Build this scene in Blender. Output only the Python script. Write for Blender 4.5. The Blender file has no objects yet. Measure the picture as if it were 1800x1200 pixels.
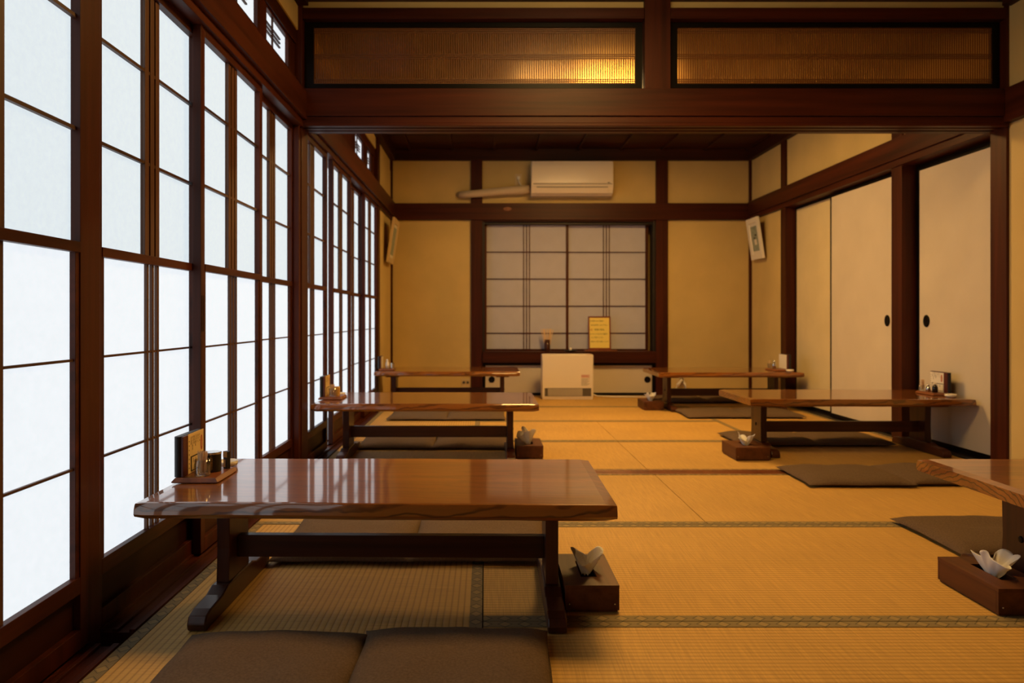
import bpy, math, random
from mathutils import Vector, noise
R = random.Random(7)
SC = bpy.context.scene
COL = SC.collection

# ------------------------------------------------------------------ camera
cd = bpy.data.cameras.new('camera')
cd.sensor_width = 36.0
cd.lens = 1288.0 / 1800.0 * 36.0
cd.shift_x = (900 - 853) / 1800.0
cd.shift_y = -(600 - 556) / 1800.0
cd.clip_start = 0.02
cd.dof.use_dof = True
cd.dof.focus_distance = 1.95
cd.dof.aperture_fstop = 4.2
cam = bpy.data.objects.new('camera', cd)
COL.objects.link(cam)
cam.location = (0, 0, 0.79)
cam.rotation_euler = (math.radians(90), 0, 0)
SC.camera = cam

# ------------------------------------------------------------------ view, world, light levels
SC.view_settings.view_transform = 'Standard'
SC.view_settings.look = 'None'
SC.view_settings.exposure = 0.0
SC.view_settings.gamma = 1.0
SC.view_settings.use_curve_mapping = False
w = bpy.data.worlds.new('overcast_sky')
SC.world = w
w.use_nodes = True
w.node_tree.nodes['Background'].inputs[0].default_value = (0.86, 0.94, 1.0, 1)
w.node_tree.nodes['Background'].inputs[1].default_value = 1.05
LAMP_REAR = 62.0       # radiance of the warm ceiling lamp diffusers
LAMP_FRONT = 36.0
LAMP_COL = (1.0, 0.56, 0.155)
PAPER_GLOW = 0.936      # emission put into the shoji paper, standing in for daylight behind it
SC.cycles.use_denoising = True
SC.cycles.max_bounces = 8
SC.cycles.diffuse_bounces = 5
SC.cycles.glossy_bounces = 4
SC.cycles.transmission_bounces = 6
SC.cycles.transparent_max_bounces = 12
SC.cycles.sample_clamp_indirect = 6.0

# ------------------------------------------------------------------ materials
def new_mat(name):
    m = bpy.data.materials.new(name)
    m.use_nodes = True
    nt = m.node_tree
    return m, nt, nt.nodes['Principled BSDF'], nt.nodes.new, nt.links.new

def plain(name, col, rough=0.5, bump=0.0, bscale=200, metal=0.0, spec=0.5, coat=0.0, var=0.0, vscale=6):
    m, nt, P, N, L = new_mat(name)
    P.inputs['Base Color'].default_value = (*col, 1)
    P.inputs['Roughness'].default_value = rough
    P.inputs['Metallic'].default_value = metal
    P.inputs['Specular IOR Level'].default_value = spec
    P.inputs['Coat Weight'].default_value = coat
    tc = N('ShaderNodeTexCoord')
    if bump:
        n = N('ShaderNodeTexNoise'); n.inputs['Scale'].default_value = bscale; n.inputs['Detail'].default_value = 4
        L(tc.outputs['Object'], n.inputs['Vector'])
        b = N('ShaderNodeBump'); b.inputs['Strength'].default_value = bump; b.inputs['Distance'].default_value = 0.002
        L(n.outputs['Fac'], b.inputs['Height']); L(b.outputs[0], P.inputs['Normal'])
    if var:
        n = N('ShaderNodeTexNoise'); n.inputs['Scale'].default_value = vscale; n.inputs['Detail'].default_value = 5
        L(tc.outputs['Object'], n.inputs['Vector'])
        r = N('ShaderNodeValToRGB')
        r.color_ramp.elements[0].position = 0.3; r.color_ramp.elements[1].position = 0.7
        r.color_ramp.elements[0].color = (*[c * (1 - var) for c in col], 1)
        r.color_ramp.elements[1].color = (*[min(1, c * (1 + var * .6)) for c in col], 1)
        L(n.outputs['Fac'], r.inputs[0]); L(r.outputs[0], P.inputs['Base Color'])
    return m

def wood(name, dark, light, axis='X', rough=0.4, coat=0.0, fine=30.0, along=1.2, rings=0.0, bump=0.15, crough=0.15, spec=.4):
    m, nt, P, N, L = new_mat(name)
    tc = N('ShaderNodeTexCoord'); oi = N('ShaderNodeObjectInfo')
    add = N('ShaderNodeVectorMath'); add.operation = 'ADD'
    mul = N('ShaderNodeVectorMath'); mul.operation = 'SCALE'; mul.inputs['Scale'].default_value = 7.0
    cmb = N('ShaderNodeCombineXYZ')
    for i in range(3): L(oi.outputs['Random'], cmb.inputs[i])
    L(cmb.outputs[0], mul.inputs[0])
    L(tc.outputs['Object'], add.inputs[0]); L(mul.outputs[0], add.inputs[1])
    mp = N('ShaderNodeMapping')
    sc = [fine, fine, fine]; sc['XYZ'.index(axis)] = along
    mp.inputs['Scale'].default_value = sc
    L(add.outputs[0], mp.inputs['Vector'])
    n1 = N('ShaderNodeTexNoise'); n1.inputs['Scale'].default_value = 1.0; n1.inputs['Detail'].default_value = 6; n1.inputs['Roughness'].default_value = 0.65
    L(mp.outputs[0], n1.inputs['Vector'])
    n2 = N('ShaderNodeTexNoise'); n2.inputs['Scale'].default_value = 0.22; n2.inputs['Detail'].default_value = 3
    n2.inputs['Distortion'].default_value = 1.2
    L(mp.outputs[0], n2.inputs['Vector'])
    mx = N('ShaderNodeMath'); mx.operation = 'ADD'
    a = N('ShaderNodeMath'); a.operation = 'MULTIPLY'; a.inputs[1].default_value = 0.5
    b = N('ShaderNodeMath'); b.operation = 'MULTIPLY'; b.inputs[1].default_value = 0.5
    L(n1.outputs['Fac'], a.inputs[0]); L(n2.outputs['Fac'], b.inputs[0])
    L(a.outputs[0], mx.inputs[0]); L(b.outputs[0], mx.inputs[1])
    r = N('ShaderNodeValToRGB')
    r.color_ramp.elements[0].position = 0.36; r.color_ramp.elements[1].position = 0.64
    r.color_ramp.elements[0].color = (*dark, 1); r.color_ramp.elements[1].color = (*light, 1)
    L(mx.outputs[0], r.inputs[0])
    last = r.outputs[0]
    if rings:
        mp2 = N('ShaderNodeMapping')
        s2 = [1.0, 1.0, 1.0]; s2['XYZ'.index(axis)] = 0.42
        mp2.inputs['Scale'].default_value = s2
        mp2.inputs['Rotation'].default_value = (0, 0.10, 0.05)
        mp2.inputs['Location'].default_value = (0.0, 0.0, 0.25)
        L(tc.outputs['Object'], mp2.inputs['Vector'])
        wv = N('ShaderNodeTexWave'); wv.wave_type = 'RINGS'; wv.rings_direction = 'X'
        wv.inputs['Scale'].default_value = 20.0; wv.inputs['Distortion'].default_value = 6.0
        wv.inputs['Detail'].default_value = 2.0; wv.inputs['Detail Scale'].default_value = 1.1
        L(mp2.outputs[0], wv.inputs['Vector'])
        r2 = N('ShaderNodeValToRGB')
        r2.color_ramp.elements[0].position = 0.0; r2.color_ramp.elements[0].color = (0.14, 0.10, 0.08, 1)
        r2.color_ramp.elements[1].position = 0.28; r2.color_ramp.elements[1].color = (1, 1, 1, 1)
        L(wv.outputs['Fac'], r2.inputs[0])
        mm = N('ShaderNodeMixRGB'); mm.blend_type = 'MULTIPLY'; mm.inputs[0].default_value = rings
        ge = N('ShaderNodeNewGeometry'); sx = N('ShaderNodeSeparateXYZ'); L(ge.outputs['True Normal'], sx.inputs[0])
        az = N('ShaderNodeMath'); az.operation = 'ABSOLUTE'; L(sx.outputs['Z'], az.inputs[0])
        fm_ = N('ShaderNodeMapRange'); fm_.inputs['To Min'].default_value = rings; fm_.inputs['To Max'].default_value = rings * .28
        L(az.outputs[0], fm_.inputs['Value']); L(fm_.outputs[0], mm.inputs[0])
        L(last, mm.inputs[1]); L(r2.outputs[0], mm.inputs[2]); last = mm.outputs[0]
    L(last, P.inputs['Base Color'])
    P.inputs['Roughness'].default_value = rough
    P.inputs['Specular IOR Level'].default_value = spec
    P.inputs['Coat Weight'].default_value = coat
    P.inputs['Coat Roughness'].default_value = crough
    P.inputs['Coat IOR'].default_value = 1.7 if coat >= 1 else 1.5
    bp = N('ShaderNodeBump'); bp.inputs['Strength'].default_value = bump; bp.inputs['Distance'].default_value = 0.001
    L(n1.outputs['Fac'], bp.inputs['Height']); L(bp.outputs[0], P.inputs['Normal'])
    return m

WD, WL = (0.026, 0.0045, 0.0012), (0.082, 0.0155, 0.0042)
M = {}
for ax in 'XYZ':
    M['wood' + ax] = wood('stained_wood_' + ax, WD, WL, ax, rough=0.45, coat=0.0, spec=.22)
    M['table' + ax] = wood('table_wood_' + ax, (0.032, 0.008, 0.0028), (0.085, 0.023, 0.0075), ax, rough=0.38, coat=0.12, spec=.3)
    M['ceil' + ax] = wood('ceiling_wood_' + ax, (0.022, 0.005, 0.0015), (0.058, 0.014, 0.004), ax, rough=0.55, spec=.2)
M['shojiZ'] = wood('shoji_wood', (0.050, 0.018, 0.008), (0.125, 0.050, 0.023), 'Z', rough=0.5)
M['shojiY'] = wood('shoji_wood_rail', (0.040, 0.014, 0.006), (0.095, 0.036, 0.016), 'Y', rough=0.5)
M['top'] = wood('tabletop_wood', (0.150, 0.046, 0.005), (0.31, 0.102, 0.012), 'X', rough=0.30, spec=.3, coat=1.0, fine=26, along=0.9, rings=0.85, bump=0.03, crough=0.055)
M['tray'] = wood('tray_wood', (0.13, 0.034, 0.010), (0.30, 0.095, 0.028), 'Y', rough=0.4, coat=0.2)
M['kick'] = wood('kick_board_wood', (0.016, 0.003, 0.001), (0.040, 0.008, 0.002), 'Y', rough=0.5, spec=.2)
M['black'] = plain('black_lacquer', (0.006, 0.004, 0.003), 0.4, spec=.12)
M['blackwood'] = plain('black_stained_wood', (0.010, 0.006, 0.004), 0.5, bump=.1)
M['plaster'] = plain('sand_plaster', (0.62, 0.46, 0.19), 0.9, bump=0.35, bscale=260, spec=.15, var=0.10, vscale=2.5)
M['fusuma'] = plain('fusuma_paper', (0.62, 0.54, 0.43), 0.85, bump=0.15, bscale=120, spec=.15, var=0.05, vscale=4)
M['fusuma_y'] = plain('yellowed_fusuma_paper', (0.70, 0.58, 0.34), 0.85, bump=0.15, bscale=120, spec=.15, var=0.06, vscale=4)
M['white'] = plain('cream_plastic', (0.78, 0.68, 0.54), 0.32)
M['whitegloss'] = plain('gloss_white_plastic', (0.80, 0.70, 0.56), 0.16, coat=.5)
M['grille'] = plain('grille_grey', (0.10, 0.08, 0.055), 0.5)
M['duct'] = plain('duct_tape_wrap', (0.55, 0.44, 0.30), 0.6, bump=.3, bscale=60)
M['cushion'] = plain('taupe_cushion_cloth', (0.150, 0.098, 0.060), 0.92, bump=0.9, bscale=900, spec=.15, var=0.22, vscale=180)
M['boxwood'] = wood('tissue_box_wood', (0.055, 0.017, 0.005), (0.135, 0.045, 0.013), 'Y', rough=0.5, spec=.25)
M['ceramic'] = plain('white_ceramic', (0.80, 0.74, 0.64), 0.2)
M['mblack'] = plain('black_leather', (0.010, 0.008, 0.008), 0.45, bump=.2, bscale=300)
M['maroon'] = plain('maroon_leather', (0.085, 0.014, 0.010), 0.4, bump=.2, bscale=300)
M['page'] = plain('cream_menu_page', (0.72, 0.52, 0.24), 0.6)
M['pagewhite'] = plain('white_menu_page', (0.80, 0.74, 0.64), 0.6)
M['ink'] = plain('ink', (0.035, 0.022, 0.012), 0.7)
M['red'] = plain('red_ink', (0.42, 0.05, 0.02), 0.6)
M['green'] = plain('green_ink', (0.16, 0.20, 0.06), 0.6)
M['gold'] = plain('gold_paper', (0.62, 0.36, 0.10), 0.4)
M['pick'] = plain('pale_toothpick_wood', (0.72, 0.50, 0.28), 0.7)
M['steel'] = plain('steel', (0.62, 0.62, 0.62), 0.2, metal=1.0)
M['yellow'] = plain('yellow_notice_paper', (0.83, 0.66, 0.16), 0.6)
M['signframe'] = plain('red_brown_frame', (0.20, 0.035, 0.012), 0.35)
M['picpaper'] = plain('white_picture_mat', (0.80, 0.76, 0.68), 0.5)
M['picside'] = plain('orange_brown_frame_side', (0.30, 0.11, 0.03), 0.5)
M['picart'] = plain('grey_green_print', (0.30, 0.36, 0.30), 0.5, var=.3, vscale=40)
M['ivory'] = plain('ivory_plate', (0.60, 0.45, 0.24), 0.4)
M['soy'] = plain('dark_glass', (0.012, 0.010, 0.008), 0.1)
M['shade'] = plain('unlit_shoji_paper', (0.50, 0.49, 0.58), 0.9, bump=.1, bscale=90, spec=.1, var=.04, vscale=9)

def glow(name, col, strength, base=(0.6, 0.6, 0.6), mottled=False):
    m, nt, P, N, L = new_mat(name)
    P.inputs['Base Color'].default_value = (*base, 1)
    P.inputs['Roughness'].default_value = 0.9
    P.inputs['Specular IOR Level'].default_value = 0.1
    P.inputs['Emission Color'].default_value = (*col, 1)
    P.inputs['Emission Strength'].default_value = strength
    if mottled:
        tc = N('ShaderNodeTexCoord')
        n = N('ShaderNodeTexNoise'); n.inputs['Scale'].default_value = 55; n.inputs['Detail'].default_value = 8
        n.inputs['Roughness'].default_value = 0.8
        L(tc.outputs['Object'], n.inputs['Vector'])
        mr = N('ShaderNodeMapRange'); mr.inputs['To Min'].default_value = strength * 0.95; mr.inputs['To Max'].default_value = strength * 1.05
        mr.inputs['From Min'].default_value = .3; mr.inputs['From Max'].default_value = .7
        L(n.outputs['Fac'], mr.inputs['Value']); L(mr.outputs[0], P.inputs['Emission Strength'])
    return m
M['paper_low'] = glow('glowing_shoji_paper', (0.887, 0.944, 1.0), PAPER_GLOW, (0.12, 0.16, 0.24), True)
M['paper_up'] = glow('glowing_shoji_paper_upper', (0.844, 0.942, 1.0), PAPER_GLOW * 0.893, (0.12, 0.16, 0.24), True)  # upper paper emits more dimly, imitating weaker daylight there
M['lamp_rear'] = glow('rear_lamp_diffuser', LAMP_COL, LAMP_REAR)
M['lamp_side'] = glow('lamp_side_panel', (1.0, 0.70, 0.32), 15.0)
M['lamp_front'] = glow('front_lamp_diffuser', LAMP_COL, LAMP_FRONT)

def tissue_mat():
    m, nt, P, N, L = new_mat('tissue_paper')
    P.inputs['Base Color'].default_value = (0.93, 0.91, 0.88, 1)
    P.inputs['Roughness'].default_value = 0.9
    tr = N('ShaderNodeBsdfTranslucent'); tr.inputs[0].default_value = (0.85, 0.82, 0.78, 1)
    mx = N('ShaderNodeMixShader'); mx.inputs[0].default_value = 0.28
    L(P.outputs[0], mx.inputs[1]); L(tr.outputs[0], mx.inputs[2])
    L(mx.outputs[0], nt.nodes['Material Output'].inputs[0])
    return m
M['tissue'] = tissue_mat()

def glass_mat(name, tint, refl=0.12, trans_rough=None):
    m, nt, P, N, L = new_mat(name)
    tr = N('ShaderNodeBsdfTransparent'); tr.inputs[0].default_value = (*tint, 1)
    gl = N('ShaderNodeBsdfGlossy'); gl.inputs['Roughness'].default_value = 0.05
    lw = N('ShaderNodeLayerWeight'); lw.inputs[0].default_value = refl
    mx = N('ShaderNodeMixShader')
    L(lw.outputs['Facing'], mx.inputs[0]); L(tr.outputs[0], mx.inputs[1]); L(gl.outputs[0], mx.inputs[2])
    L(mx.outputs[0], nt.nodes['Material Output'].inputs[0])
    return m
M['glass'] = glass_mat('clear_glass', (0.93, 0.94, 0.94), 0.18)

def amber_mat():
    m, nt, P, N, L = new_mat('amber_figured_glass')
    tr = N('ShaderNodeBsdfTransparent'); tr.inputs[0].default_value = (0.80, 0.58, 0.30, 1)
    tl = N('ShaderNodeBsdfTranslucent')
    gl = N('ShaderNodeBsdfGlossy'); gl.inputs['Roughness'].default_value = 0.18
    gl.inputs[0].default_value = (0.9, 0.7, 0.45, 1)
    tc = N('ShaderNodeTexCoord')
    n = N('ShaderNodeTexNoise'); n.inputs['Scale'].default_value = 9; n.inputs['Detail'].default_value = 6
    L(tc.outputs['Object'], n.inputs['Vector'])
    r = N('ShaderNodeValToRGB')
    r.color_ramp.elements[0].position = .3; r.color_ramp.elements[1].position = .75
    r.color_ramp.elements[0].color = (0.40, 0.24, 0.08, 1); r.color_ramp.elements[1].color = (0.80, 0.56, 0.25, 1)
    L(n.outputs['Fac'], r.inputs[0]); L(r.outputs[0], tl.inputs[0])
    a0 = N('ShaderNodeMixShader'); a0.inputs[0].default_value = 0.50
    rf = N('ShaderNodeBsdfRefraction'); rf.inputs['Roughness'].default_value = 0.55; rf.inputs['IOR'].default_value = 1.25
    rf.inputs['Color'].default_value = (0.95, 0.72, 0.40, 1)
    L(tr.outputs[0], a0.inputs[1]); L(rf.outputs[0], a0.inputs[2])
    a = N('ShaderNodeMixShader'); a.inputs[0].default_value = 0.14
    L(a0.outputs[0], a.inputs[1]); L(tl.outputs[0], a.inputs[2])
    b = N('ShaderNodeMixShader'); b.inputs[0].default_value = 0.06
    L(a.outputs[0], b.inputs[1]); L(gl.outputs[0], b.inputs[2])
    L(b.outputs[0], nt.nodes['Material Output'].inputs[0])
    return m
M['amber'] = amber_mat()

def tatami_mat(name, axis):
    """straw weave: rounded ribs running along `axis`"""
    m, nt, P, N, L = new_mat(name)
    tc = N('ShaderNodeTexCoord'); sp = N('ShaderNodeSeparateXYZ'); L(tc.outputs['Object'], sp.inputs[0])
    across = 'Y' if axis == 'X' else 'X'
    k = N('ShaderNodeMath'); k.operation = 'MULTIPLY'; k.inputs[1].default_value = math.pi / 0.0175
    L(sp.outputs[across], k.inputs[0])
    s = N('ShaderNodeMath'); s.operation = 'SINE'; L(k.outputs[0], s.inputs[0])
    ab = N('ShaderNodeMath'); ab.operation = 'ABSOLUTE'; L(s.outputs[0], ab.inputs[0])
    k2 = N('ShaderNodeMath'); k2.operation = 'MULTIPLY'; k2.inputs[1].default_value = math.pi / 0.006
    L(sp.outputs[axis], k2.inputs[0])
    s2 = N('ShaderNodeMath'); s2.operation = 'SINE'; L(k2.outputs[0], s2.inputs[0])
    a2 = N('ShaderNodeMath'); a2.operation = 'ABSOLUTE'; L(s2.outputs[0], a2.inputs[0])
    pw = N('ShaderNodeMath'); pw.operation = 'POWER'; pw.inputs[1].default_value = 0.45; L(ab.outputs[0], pw.inputs[0])
    mp = N('ShaderNodeMapping'); sc = [3.0, 3.0, 3.0]; sc['XYZ'.index(across)] = 260.0
    if across == 'Y': sc = [260.0, 8.0, 3.0]
    else: sc = [8.0, 260.0, 3.0]
    mp.inputs['Scale'].default_value = sc; L(tc.outputs['Object'], mp.inputs['Vector'])
    n = N('ShaderNodeTexNoise'); n.inputs['Scale'].default_value = 1; n.inputs['Detail'].default_value = 3
    L(mp.outputs[0], n.inputs['Vector'])
    nb = N('ShaderNodeTexNoise'); nb.inputs['Scale'].default_value = 2.2; nb.inputs['Detail'].default_value = 4
    L(tc.outputs['Object'], nb.inputs['Vector'])
    r = N('ShaderNodeValToRGB')
    r.color_ramp.elements[0].position = 0.0; r.color_ramp.elements[1].position = 0.85
    r.color_ramp.elements[0].color = (0.30, 0.165, 0.040, 1); r.color_ramp.elements[1].color = (0.61, 0.365, 0.098, 1)
    L(pw.outputs[0], r.inputs[0])
    r3 = N('ShaderNodeMapRange'); r3.inputs['From Min'].default_value = .3; r3.inputs['From Max'].default_value = .7
    r3.inputs['To Min'].default_value = .84; r3.inputs['To Max'].default_value = 1.08
    L(n.outputs['Fac'], r3.inputs['Value'])
    r4 = N('ShaderNodeMapRange'); r4.inputs['From Min'].default_value = .3; r4.inputs['From Max'].default_value = .7
    r4.inputs['To Min'].default_value = .92; r4.inputs['To Max'].default_value = 1.05
    L(nb.outputs['Fac'], r4.inputs['Value'])
    mu = N('ShaderNodeMath'); mu.operation = 'MULTIPLY'; L(r3.outputs[0], mu.inputs[0]); L(r4.outputs[0], mu.inputs[1])
    vm = N('ShaderNodeVectorMath'); vm.operation = 'SCALE'; L(r.outputs[0], vm.inputs[0]); L(mu.outputs[0], vm.inputs['Scale'])
    L(vm.outputs[0], P.inputs['Base Color'])
    P.inputs['Roughness'].default_value = 0.62; P.inputs['Specular IOR Level'].default_value = .3
    hh = N('ShaderNodeMath'); hh.operation = 'MULTIPLY_ADD'; hh.inputs[1].default_value = .18; L(a2.outputs[0], hh.inputs[0]); L(pw.outputs[0], hh.inputs[2])
    bp = N('ShaderNodeBump'); bp.inputs['Strength'].default_value = 0.8; bp.inputs['Distance'].default_value = 0.0012
    L(hh.outputs[0], bp.inputs['Height']); L(bp.outputs[0], P.inputs['Normal'])
    return m
M['tatamiX'] = tatami_mat('tatami_weave_along_x', 'X')
M['tatamiY'] = tatami_mat('tatami_weave_along_y', 'Y')

def heri_mat(name, axis):
    """woven cloth border with a chain of golden diamonds; object x or y runs along the band, band centred on 0 across"""
    m, nt, P, N, L = new_mat(name)
    tc = N('ShaderNodeTexCoord'); sp = N('ShaderNodeSeparateXYZ'); L(tc.outputs['Object'], sp.inputs[0])
    ac = 'Y' if axis == 'X' else 'X'
    def mth(op, a, b=None):
        x = N('ShaderNodeMath'); x.operation = op
        for i, v in enumerate((a, b)):
            if v is None: continue
            if isinstance(v, (int, float)): x.inputs[i].default_value = v
            else: L(v, x.inputs[i])
        return x.outputs[0]
    f = mth('FRACT', mth('MULTIPLY', sp.outputs[axis], 1 / 0.051))
    u = mth('ABSOLUTE', mth('SUBTRACT', mth('MULTIPLY', f, 2.0), 1.0))
    v = mth('ABSOLUTE', mth('MULTIPLY', sp.outputs[ac], 1 / 0.016))
    dd = mth('ADD', mth('MULTIPLY', u, 1.5), v)
    inside = mth('LESS_THAN', dd, 0.82)
    line = mth('MULTIPLY', mth('GREATER_THAN', dd, 1.0), mth('LESS_THAN', dd, 1.16))
    wv = mth('ABSOLUTE', mth('SINE', mth('MULTIPLY', mth('ADD', sp.outputs['X'], sp.outputs['Y']), math.pi / 0.0045)))
    r = N('ShaderNodeValToRGB')
    r.color_ramp.elements[0].color = (0.15, 0.115, 0.052, 1); r.color_ramp.elements[1].color = (0.26, 0.19, 0.085, 1)
    L(wv, r.inputs[0])
    m1 = N('ShaderNodeMixRGB'); L(inside, m1.inputs[0]); L(r.outputs[0], m1.inputs[1]); m1.inputs[2].default_value = (0.32, 0.225, 0.09, 1)
    m2 = N('ShaderNodeMixRGB'); L(line, m2.inputs[0]); L(m1.outputs[0], m2.inputs[1]); m2.inputs[2].default_value = (0.09, 0.07, 0.035, 1)
    L(m2.outputs[0], P.inputs['Base Color']); P.inputs['Roughness'].default_value = .8
    return m
M['heriX'] = heri_mat('diamond_cloth_border_x', 'X')
M['heriY'] = heri_mat('diamond_cloth_border_y', 'Y')

# ------------------------------------------------------------------ mesh helpers
class MB:
    def __init__(s): s.v = []; s.f = []
    def box(s, x0, x1, y0, y1, z0, z1):
        if x0 > x1: x0, x1 = x1, x0
        if y0 > y1: y0, y1 = y1, y0
        if z0 > z1: z0, z1 = z1, z0
        b = len(s.v)
        s.v += [(x0,y0,z0),(x1,y0,z0),(x1,y1,z0),(x0,y1,z0),(x0,y0,z1),(x1,y0,z1),(x1,y1,z1),(x0,y1,z1)]
        s.f += [[b+i for i in q] for q in ((0,3,2,1),(4,5,6,7),(0,1,5,4),(1,2,6,5),(2,3,7,6),(3,0,4,7))]
        return s
    def loft(s, rings, cap=True, closed=True):
        b = len(s.v); n = len(rings[0])
        for r in rings: s.v += [tuple(p) for p in r]
        for i in range(len(rings) - 1):
            for j in range(n if closed else n - 1):
                k = (j + 1) % n
                s.f.append([b+i*n+j, b+i*n+k, b+(i+1)*n+k, b+(i+1)*n+j])
        if cap:
            s.f.append([b + j for j in range(n)][::-1])
            s.f.append([b + (len(rings)-1)*n + j for j in range(n)])
        return s
    def lathe(s, prof, c=(0,0,0), n=24, cap=True):
        return s.loft([[(c[0]+r*math.cos(2*math.pi*k/n), c[1]+r*math.sin(2*math.pi*k/n), c[2]+z) for k in range(n)] for r, z in prof], cap)
    def tube(s, pts, r, n=10):
        rings = []
        for i, p in enumerate(pts):
            p = Vector(p)
            a = Vector(pts[max(0, i-1)]); b = Vector(pts[min(len(pts)-1, i+1)])
            d = (b - a).normalized()
            up = Vector((0,0,1)) if abs(d.z) < .9 else Vector((1,0,0))
            u = d.cross(up).normalized(); v = u.cross(d)
            rr = r[i] if isinstance(r, (list, tuple)) else r
            rings.append([p + u*rr*math.cos(2*math.pi*k/n) + v*rr*math.sin(2*math.pi*k/n) for k in range(n)])
        return s.loft(rings)
    def prism(s, poly, axis, a, b):
        """poly of 2-D points extruded along an axis: 'X' -> (y,z), 'Y' -> (x,z), 'Z' -> (x,y)"""
        def P(p, t):
            return {'X': (t, p[0], p[1]), 'Y': (p[0], t, p[1]), 'Z': (p[0], p[1], t)}[axis]
        return s.loft([[P(p, a) for p in poly], [P(p, b) for p in poly]])
    def obj(s, name, mat, parent=None, bevel=0.0, smooth=False, loc=None, seg=2):
        me = bpy.data.meshes.new(name)
        me.from_pydata(s.v, [], s.f); me.update()
        import bmesh
        bm = bmesh.new(); bm.from_mesh(me); bmesh.ops.recalc_face_normals(bm, faces=bm.faces); bm.to_mesh(me); bm.free()
        me.materials.append(M[mat] if isinstance(mat, str) else mat)
        if smooth:
            for p in me.polygons: p.use_smooth = True
        o = bpy.data.objects.new(name, me); COL.objects.link(o)
        if parent: o.parent = parent
        if loc: o.location = loc
        if bevel:
            b = o.modifiers.new('bevel', 'BEVEL'); b.width = bevel; b.segments = seg; b.limit_method = 'ANGLE'
            b.angle_limit = math.radians(40)
        return o

def tag(o, label=None, cat=None, group=None, kind=None):
    if label: o['label'] = label
    if cat: o['category'] = cat
    if group: o['group'] = group
    if kind: o['kind'] = kind
    return o
def empty(name, loc=(0,0,0), rz=0.0):
    o = bpy.data.objects.new(name, None); COL.objects.link(o)
    o.location = loc; o.rotation_euler = (0, 0, rz); o.empty_display_size = .05
    return o
def struct(name, mb, mat, label, cat, bevel=0.0):
    return tag(mb.obj(name, mat, bevel=bevel), label, cat, None, 'structure')
def copy_tree(o, parent=None):
    c = o.copy(); COL.objects.link(c)
    if parent: c.parent = parent
    for ch in o.children: copy_tree(ch, c)
    return c
def text(body, size, mat, parent, loc, rot, name='lettering', depth=0.0002, spacing=1.0, align='LEFT'):
    cu = bpy.data.curves.new(name, 'FONT'); cu.body = body; cu.size = size
    cu.space_line = spacing; cu.align_x = align; cu.extrude = depth; cu.resolution_u = 2
    t = bpy.data.objects.new(name, cu); COL.objects.link(t)
    dg = bpy.context.evaluated_depsgraph_get()
    me = bpy.data.meshes.new_from_object(t.evaluated_get(dg))
    bpy.data.objects.remove(t)
    me.materials.clear(); me.materials.append(M[mat])
    o = bpy.data.objects.new(name, me); COL.objects.link(o)
    o.parent = parent; o.location = loc; o.rotation_euler = rot
    return o

# room constants (metres; y is depth away from the camera)
XL, XR, YB, YP, ZC = -0.935, 2.66, 7.37, 3.74, 2.467
YN = -1.6
ZK, ZN = 1.757, 1.935

# ------------------------------------------------------------------ structure: floor, ceiling, walls
struct('floor', MB().box(-1.3, 3.1, YN-.1, 7.75, -0.12, -0.045), 'blackwood', 'dark timber subfloor under the tatami mats', 'floor')
cb = MB()
y = YN
while y < 7.5:
    cb.box(-1.05, 2.80, y + .002, y + .298, ZC, ZC + .02); y += .30
cb.box(-1.3, 3.1, YN-.1, 7.75, ZC + .02, ZC + .08)
x = -0.75
while x < 2.7:
    cb.box(x - .012, x + .012, YN, 3.72, ZC - .022, ZC); cb.box(x - .012, x + .012, 3.90, YB, ZC - .022, ZC); x += .42
struct('ceiling', cb, 'ceilX', 'dark boarded ceiling with slim battens over both rooms', 'ceiling')

wl = MB()
wl.box(-1.12, -.955, YN, 7.5, 2.25, ZC)
wl.box(-1.12, -.950, 6.51, 7.5, 0, 2.25)
wl.box(-1.12, -.950, YN, .40, 0, 2.25)
struct('wall_left', wl, 'plaster', 'tan plaster of the window wall, on the left', 'wall')
wr = MB()
wr.box(2.675, 2.80, YN, 3.74, 0, ZC)
wr.box(2.675, 2.80, 3.86, 7.5, ZN - .01, ZC)
wr.box(2.675, 2.80, 6.54, 7.5, 0, ZN)
wr.box(2.86, 2.95, 3.6, 6.8, -.04, ZN)
struct('wall_right', wr, 'plaster', 'tan plaster wall on the right of both rooms', 'wall')
wb = MB()
wb.box(-1.12, -.05, YB, YB + .35, 0, ZC)
wb.box(1.73, 2.95, YB, YB + .35, 0, ZC)
wb.box(-.05, 1.73, YB, YB + .35, ZK, ZC)
wb.box(-.05, 1.73, YB + .30, YB + .35, 0, ZK)
struct('wall_back', wb, 'plaster', 'tan plaster end wall around the small shoji window', 'wall')
struct('wall_near', MB().box(-1.12, 2.95, YN - .1, YN, 0, ZC), 'plaster', 'plaster wall closing the front room', 'wall')

TN = [0]
def trim(mb, mat, label, bevel=.002):
    TN[0] += 1
    return struct('trim_%d' % TN[0], mb, mat, label, 'trim', bevel)
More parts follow.
